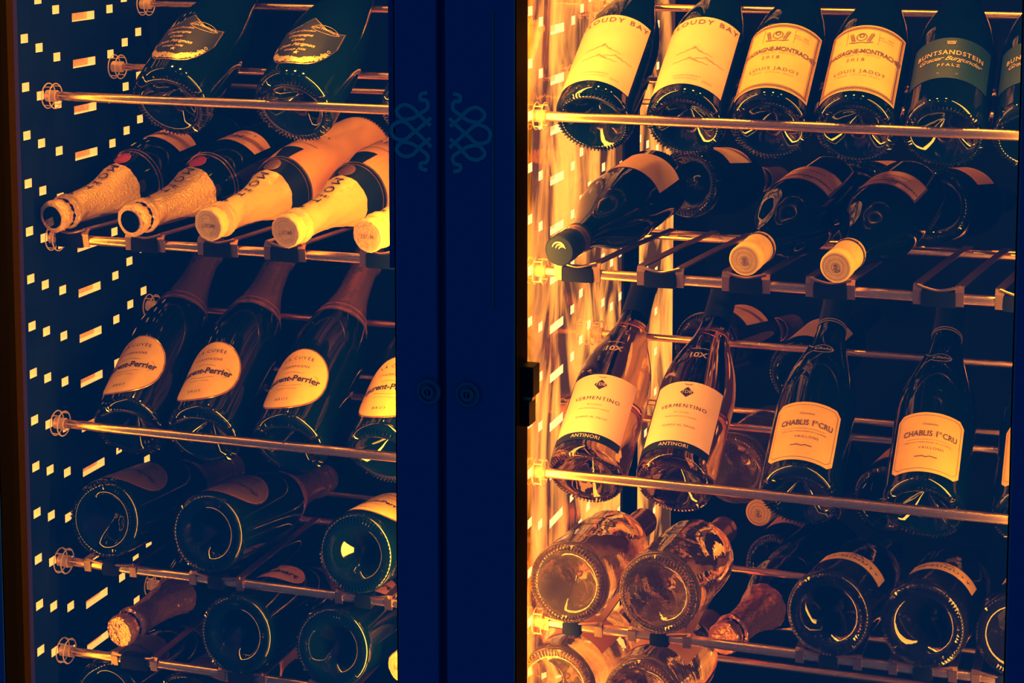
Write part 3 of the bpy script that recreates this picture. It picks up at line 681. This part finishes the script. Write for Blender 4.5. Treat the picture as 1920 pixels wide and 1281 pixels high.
def rec_swirl():
    S = SH['burgundy']; R = [('glass_body', S.body(dark_g), -1, None), ('capsule', S.sleeve(.245, S.L + .0006, blk_cap), -1, 'black screw cap')]
    for k in range(4): R.append(('capsule_ring', S.band(.2525 + .0035 * k, .2532 + .0035 * k, copper, .0009, 'capsule_ring'), 1, None))
    def sw(m):
        for k, rr in enumerate((.004, .0055, .0072)):
            P = [(rr * math.cos(a) + .002 * k - .003, rr * math.sin(a) - .002) for a in [(-2.4 + .16 * i) for i in range(16)]]
            vs = []; 
            for i, (x, y) in enumerate(P):
                t = Vector((P[min(i + 1, 15)][0] - P[max(i - 1, 0)][0], P[min(i + 1, 15)][1] - P[max(i - 1, 0)][1])).normalized(); q = .0006 * math.sin(math.pi * (i + .5) / 16) + .0001
                vs += [(x - t.y * q, y + t.x * q, S.L + .0024), (x + t.y * q, y - t.x * q, S.L + .0024)]
            m.add(vs, [(2 * i, 2 * i + 1, 2 * i + 3, 2 * i + 2) for i in range(15)])
    m = MB(); sw(m); R.append(('swirl_print', m.mesh('swirl_print', ink_gold, smooth=False), 1, 'pale swirl on the cap'))
    R.append(('label', S.patch(.034, const(.030), const(.098), paper_y, .0005, u0=-.006), -1, 'orange-lit cream label'))
    R.append(('back_label', S.patch(.014, const(.026), const(.100), brass, .0005, 'back_label', 10, 6, .052), -1, 'narrow gold side label'))
    return R
def rec_clear(label=False):
    S = SH['rose']; R = [('glass_body', S.body(clear_g, 64, .030, .0032), -1, None), ('capsule', S.sleeve(.226, S.L + .0006, copper), -1, 'copper capsule')]
    m = MB(); S.line(circle_pts(0, .105, .019, .015, 32), .0030, m=m, off=.0006); S.line(circle_pts(0, .105, .010, .007, 20), .0010, m=m, off=.0006)
    R.append(('oval_mark', m.mesh('oval_mark', border_d), -1, 'dark oval mark'))
    if label:
        R = R[:2] + [('label', S.patch(.040, const(.052), const(.128), paper_o, .0005), -1, 'orange wrap label')]
    return R
def rec_banded():
    S = SH['rose']; R = [('glass_body', S.body(pm('dark_translucent_glass', (.05, .055, .015), .02, spec=.6, trans=.95, ior=1.4, bump=(50, .1)), 72, .030, .0026), -1, None), ('capsule', S.sleeve(.236, S.L + .0006, dark_b), -1, 'dark green capsule')]
    R.append(('label', S.patch(.036, lambda u: .060 - 2 * u * u, lambda u: .090 - 2 * u * u, paper_y, .0005), -1, 'curved cream band label'))
    def mm(m):
        for c in (-.0035, .0035): 
            for a, b in (((c - .0035, .0800), (c, .0866)), ((c, .0866), (c + .0035, .0800))): S.line([a, b], .0010, m=m)
    R.append(('lettering', lettering(S, [('M·MINUTY', 0, .0715, .0072, dict(sp=1.25, arc=2))], ink, extra=mm), 2, None))
    return R
def rec_arc(text='Ruinart'):
    S = SH['champagne']; R = [('glass_body', S.body(dark_b, 70), -1, None), ('capsule', S.sleeve(.205, .3115, rose_foil, .0009, bulge=cork_bulge, wrinkle=.03), -1, 'crumpled copper foil')]
    c, ru, rz = .112, .030, .028
    R.append(('label', S.patch(ru, lambda u: c - rz * math.sqrt(max(0, 1 - (u / ru) ** 2)), lambda u: c + rz * math.sqrt(max(0, 1 - (u / ru) ** 2)), pm('salmon_paper', (.85, .36, .18), .5), .0005), -1, 'salmon oval label'))
    R.append(('lettering', lettering(S, [(text, 0, .111, .011, dict(bold=.03)), ('CHAMPAGNE', 0, .127, .003, {})], ink), 2, None))
    return R
def rec_plain(glass=None, cap=None, lab=paper_o, z0=.05, z1=.12):
    S = SH['burgundy']; return [('glass_body', S.body(glass or dark_g), -1, None), ('capsule', S.sleeve(.236, S.L + .0006, cap or blk_cap), -1, None), ('label', S.patch(.038, const(z0), const(z1), lab, .0005), -1, None)]
RECIPES = dict(gold=rec_champ_gold(), white=rec_champ_white(), shield=rec_shield(), oval=rec_oval(), hills=rec_hills(), crest=rec_crest(cap=blk_cap), lying=rec_lying_crest(), crown=rec_crown(),
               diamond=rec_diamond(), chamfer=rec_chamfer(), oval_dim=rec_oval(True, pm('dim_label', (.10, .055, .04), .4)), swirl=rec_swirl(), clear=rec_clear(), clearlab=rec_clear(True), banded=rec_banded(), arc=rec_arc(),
               plain=rec_plain(), foil_neck=rec_arc()[:2], plain_pale=rec_plain(lab=paper_w, z0=.03, z1=.11), plain_foil=rec_plain(cap=copper, lab=paper_y), plain_clear=rec_plain(glass=olive_g, cap=copper, lab=paper_o))
FIRST = {}
def bottle(kind, cat_name, base, d, label, group, roll=0., at_neck=False):
    """stand one bottle with its base centre (or its neck end) at `base`, its axis along d, the label side up"""
    d = Vector(d).normalized(); n = Vector((0, 0, 1)); n = (n - d * n.dot(d)).normalized()
    n = Matrix.Rotation(roll, 3, d) @ n
    Y = -n; X = Y.cross(d).normalized()
    S_L = {'burgundy': .2984, 'champagne': .3135, 'rose': .300, 'prestige': .3135}[{'gold': 'champagne', 'white': 'champagne', 'shield': 'prestige', 'oval': 'champagne', 'oval_dim': 'champagne', 'clear': 'rose', 'clearlab': 'rose', 'banded': 'rose', 'arc': 'champagne', 'foil_neck': 'champagne'}.get(kind, 'burgundy')]
    p = Vector(base) - (d * S_L if at_neck else Vector((0, 0, 0)))
    e = bpy.data.objects.new(cat_name, None); C.objects.link(e)
    e.matrix_world = Matrix.Translation(p) @ Matrix((X, Y, d)).transposed().to_4x4()
    tag(e, label, cat_name.replace('_', ' '), group)
    objs = []
    for name, me, par, lab in RECIPES[kind]:
        o = bpy.data.objects.new(name, me); C.objects.link(o); o.parent = e if par < 0 else objs[par]
        if lab: o['label'] = lab
        objs.append(o)
    return e
LEAN = (0, .842, .539)
CB, WB = 'champagne_bottle', 'wine_bottle'
def lean(row, kind, nm, x, label, group, roll=0., dz=0., dx=0.):
    z = RZ[row]; return bottle(kind, nm, (x, .0156, z - .0065 + dz), (dx, LEAN[1], LEAN[2]), label, group, roll)
# top shelf
lean('A', 'shield', CB, -.402, 'dark leaning champagne bottle with a gold-lit shield label, left of its twin', 'shield-label champagne bottles')
lean('A', 'shield', CB, -.254, 'dark leaning champagne bottle with a dim shield label, middle of the left top shelf', 'shield-label champagne bottles')
lean('A', 'crown', WB, -.112, 'dark bottle base half hidden by the door post on the left top shelf', 'top shelf bottles of the left bay')
lean('A', 'hills', WB, .082, 'leaning bottle with a tall cream hill label, nearest the door post', 'hill-label wine bottles')
lean('A', 'hills', WB, .178, 'leaning bottle with a brighter cream hill label, second from the door post', 'hill-label wine bottles')
lean('A', 'crest', WB, .264, 'leaning bottle with an orange crest-and-border label, right beside the hill labels', 'crest-label wine bottles')
lean('A', 'crest', WB, .349, 'leaning bottle with an orange crest label, beside the dark green label', 'crest-label wine bottles')
lean('A', 'crown', WB, .434, 'leaning dark bottle with a dark green label and pale lettering', 'green-label wine bottles')
lean('A', 'crown', WB, .519, 'leaning dark green-label bottle cut by the right edge of the picture', 'green-label wine bottles')
# second shelf: necks towards the viewer
def lying(kind, nm, x, z, d, label, group, roll=0., y=-.03):
    return bottle(kind, nm, (x, y, z), d, label, group, roll, at_neck=True)
DL = (-.17, -.972, -.135); DR = (-.12, -.985, -.085)
lying('gold', CB, -.5265, .106, DL, 'lying dark champagne bottle with gold foil, leftmost on the second shelf', 'gold-foil champagne bottles')
lying('gold', CB, -.4293, .107, DL, 'lying dark champagne bottle with gold foil, second from the left', 'gold-foil champagne bottles')
lying('white', CB, -.3350, .108, DL, 'lying pale champagne bottle with yellow foil, beside the dark gold-foil bottle', 'pale coated champagne bottles')
lying('white', CB, -.2440, .106, DL, 'lying pale champagne bottle with yellow foil, the front right one of the two whole ones', 'pale coated champagne bottles')
lying('white', CB, -.1500, .107, DL, 'crinkled pale foil neck cut off by the door post', 'pale coated champagne bottles')
lying('swirl', WB, .0600, .1045, (-.085, -.985, -.085), 'lying bottle with a black cap bearing a pale swirl', 'lying bottles on the second shelf, right bay', roll=-.25)
lying('lying', WB, .2494, .107, DR, 'lying dark bottle with a yellow capsule, left of the two', 'yellow-capsule wine bottles')
lying('lying', WB, .3390, .106, DR, 'lying dark bottle with a yellow capsule, right of the two', 'yellow-capsule wine bottles')
# third shelf
for x, t, rl, dx in ((-.462, 'leaning champagne bottle with an orange oval label, leftmost of the row', -.28, -.08), (-.369, 'leaning champagne bottle with an orange oval label, second of the row', -.24, -.06),
             (-.264, 'leaning champagne bottle with an orange oval label, third of the row', -.20, -.03), (-.152, 'leaning champagne bottle with a pale oval label cut by the door post', -.12, .0)):
    lean('C', 'oval', CB, x, t, 'oval-label champagne bottles', roll=rl, dx=dx)
lean('C', 'diamond', WB, .076, 'translucent leaning bottle with a diamond label, nearest the door post', 'diamond-label wine bottles')
lean('C', 'diamond', WB, .170, 'translucent leaning bottle with a brighter diamond label, second from the post', 'diamond-label wine bottles')
lean('C', 'chamfer', WB, .299, 'dark leaning bottle with a clipped-corner label, beside the diamond labels', 'clipped-label wine bottles')
lean('C', 'chamfer', WB, .423, 'dark leaning bottle with a clipped-corner label, second from the right edge', 'clipped-label wine bottles')
lean('C', 'chamfer', WB, .529, 'dark leaning bottle with a clipped-corner label cut by the right door frame', 'clipped-label wine bottles')
# fourth shelf: round bases towards the viewer
FL = (.02, .985, -.10)
def flat(kind, nm, x, z, d, label, group, roll=0., y=-.018): return bottle(kind, nm, (x, y, z), d, label, group, roll)
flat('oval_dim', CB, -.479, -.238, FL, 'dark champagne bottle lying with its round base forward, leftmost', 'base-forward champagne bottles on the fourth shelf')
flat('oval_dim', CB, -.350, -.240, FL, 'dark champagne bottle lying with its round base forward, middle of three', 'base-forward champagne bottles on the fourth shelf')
flat('oval', CB, -.172, -.243, FL, 'dark champagne bottle lying with its round base forward, beside the door post', 'base-forward champagne bottles on the fourth shelf')
flat('clear', WB, .066, -.247, FL, 'clear rose bottle lying with its stippled base forward, nearest the post', 'clear base-forward bottles')
flat('clear', WB, .162, -.247, FL, 'clear rose bottle lying with its stippled base forward, second from the post', 'clear base-forward bottles')
flat('banded', WB, .335, -.247, (.08, .985, -.11), 'dark green bottle lying base forward with a curved cream band, left of two', 'banded green bottles', roll=.25)
flat('banded', WB, .428, -.247, (.08, .985, -.11), 'dark green bottle lying base forward with a curved cream band, right of two', 'banded green bottles', roll=.2)
flat('banded', WB, .519, -.247, (.08, .985, -.11), 'dark green bottle base cut by the right door frame', 'banded green bottles', roll=.2)
# fifth shelf
bottle('arc', CB, (-.465, -.012, -.370), (-.17, -.972, -.10), 'lying bottle with crumpled copper foil on its neck, bottom left', 'fifth shelf bottles of the left bay', at_neck=True)
flat('arc', CB, -.317, -.352, FL, 'dark base-forward bottle with a salmon oval label above the shelf rod', 'fifth shelf bottles of the left bay')
flat('arc', CB, -.201, -.352, FL, 'dark base-forward bottle without a visible label, right of the salmon-labelled one', 'fifth shelf bottles of the left bay')
flat('clearlab', WB, .053, -.361, FL, 'clear bottle base with an orange wrap label, bottom left of the right bay', 'orange-wrapped clear bottles')
flat('clearlab', WB, .146, -.361, FL, 'clear bottle base with an orange wrap label, second at the bottom of the right bay', 'orange-wrapped clear bottles')

# ------------------------------------------------------------------ bottles in the deeper rows, seen past the front ones
G2 = 'deeper lying bottles of the right bay'
BK = (.19, .965, -.12)
bottle('plain_foil', WB, (.1064, .335, .121), BK, 'dark stippled base facing out behind the black-capped bottle', G2)
bottle('plain', WB, (.3111, .300, .1189), BK, 'dark bottle with an orange label lying behind the left yellow-capped bottle', G2)
bottle('plain', WB, (.3983, .300, .1152), BK, 'dark bottle with an orange label lying behind the right yellow-capped bottle', G2)
bottle('plain_clear', WB, (.1243, .36, -.0812), BK, 'amber glass bottle seen between the two diamond-labelled bottles', G2)
bottle('plain_pale', WB, (.230, .42, -0.1230), (.15, .975, .06), 'dark bottle with a pale label seen left of the first clipped-label bottle', G2)
bottle('clear', WB, (.1800, .270, -.2000), (.12, .98, -.05), 'amber clear bottle lying between the second diamond label and the first clipped label', G2)
bottle('lying', WB, (.1983, .33, -.2700), (-.15, -.97, .08), 'small capsule end pointing out above the second clear bottle', G2, at_neck=True)
bottle('plain_clear', WB, (0.2028, .43, -0.3717), (.12, .975, .0), 'amber bottle lying behind and right of the second clear bottle', G2)
bottle('foil_neck', CB, (.2060, .10, -.3347), (-.22, -.97, -.0), 'foil-wrapped neck pointing out below the fourth shelf rod, right bay', G2, at_neck=True)
bottle('plain', WB, (.345, .36, -.250), (.1, .98, -.05), 'dark bottle lying deep behind the banded green bottles', G2)
G3 = 'deeper lying bottles of the left bay'
BL = (.15, .975, -.12)
bottle('plain', CB, (-.4676, .290, .1312), BL, 'dark bottle with an orange label lying behind the gold-foil bottles', G3)
bottle('plain', CB, (-.3693, .290, .1338), BL, 'dark bottle with an orange label lying behind the pale coated bottles', G3)
bottle('plain', CB, (-.2771, .290, .1316), BL, 'dark bottle with an orange label lying behind, next to the door post', G3)
bottle('white', CB, (-.128, .0, -.372), (-.30, -.95, -.1), 'bright foil neck end at the bottom beside the door post', G3, at_neck=True)
G4 = 'bottles of the lowest shelf, left bay'
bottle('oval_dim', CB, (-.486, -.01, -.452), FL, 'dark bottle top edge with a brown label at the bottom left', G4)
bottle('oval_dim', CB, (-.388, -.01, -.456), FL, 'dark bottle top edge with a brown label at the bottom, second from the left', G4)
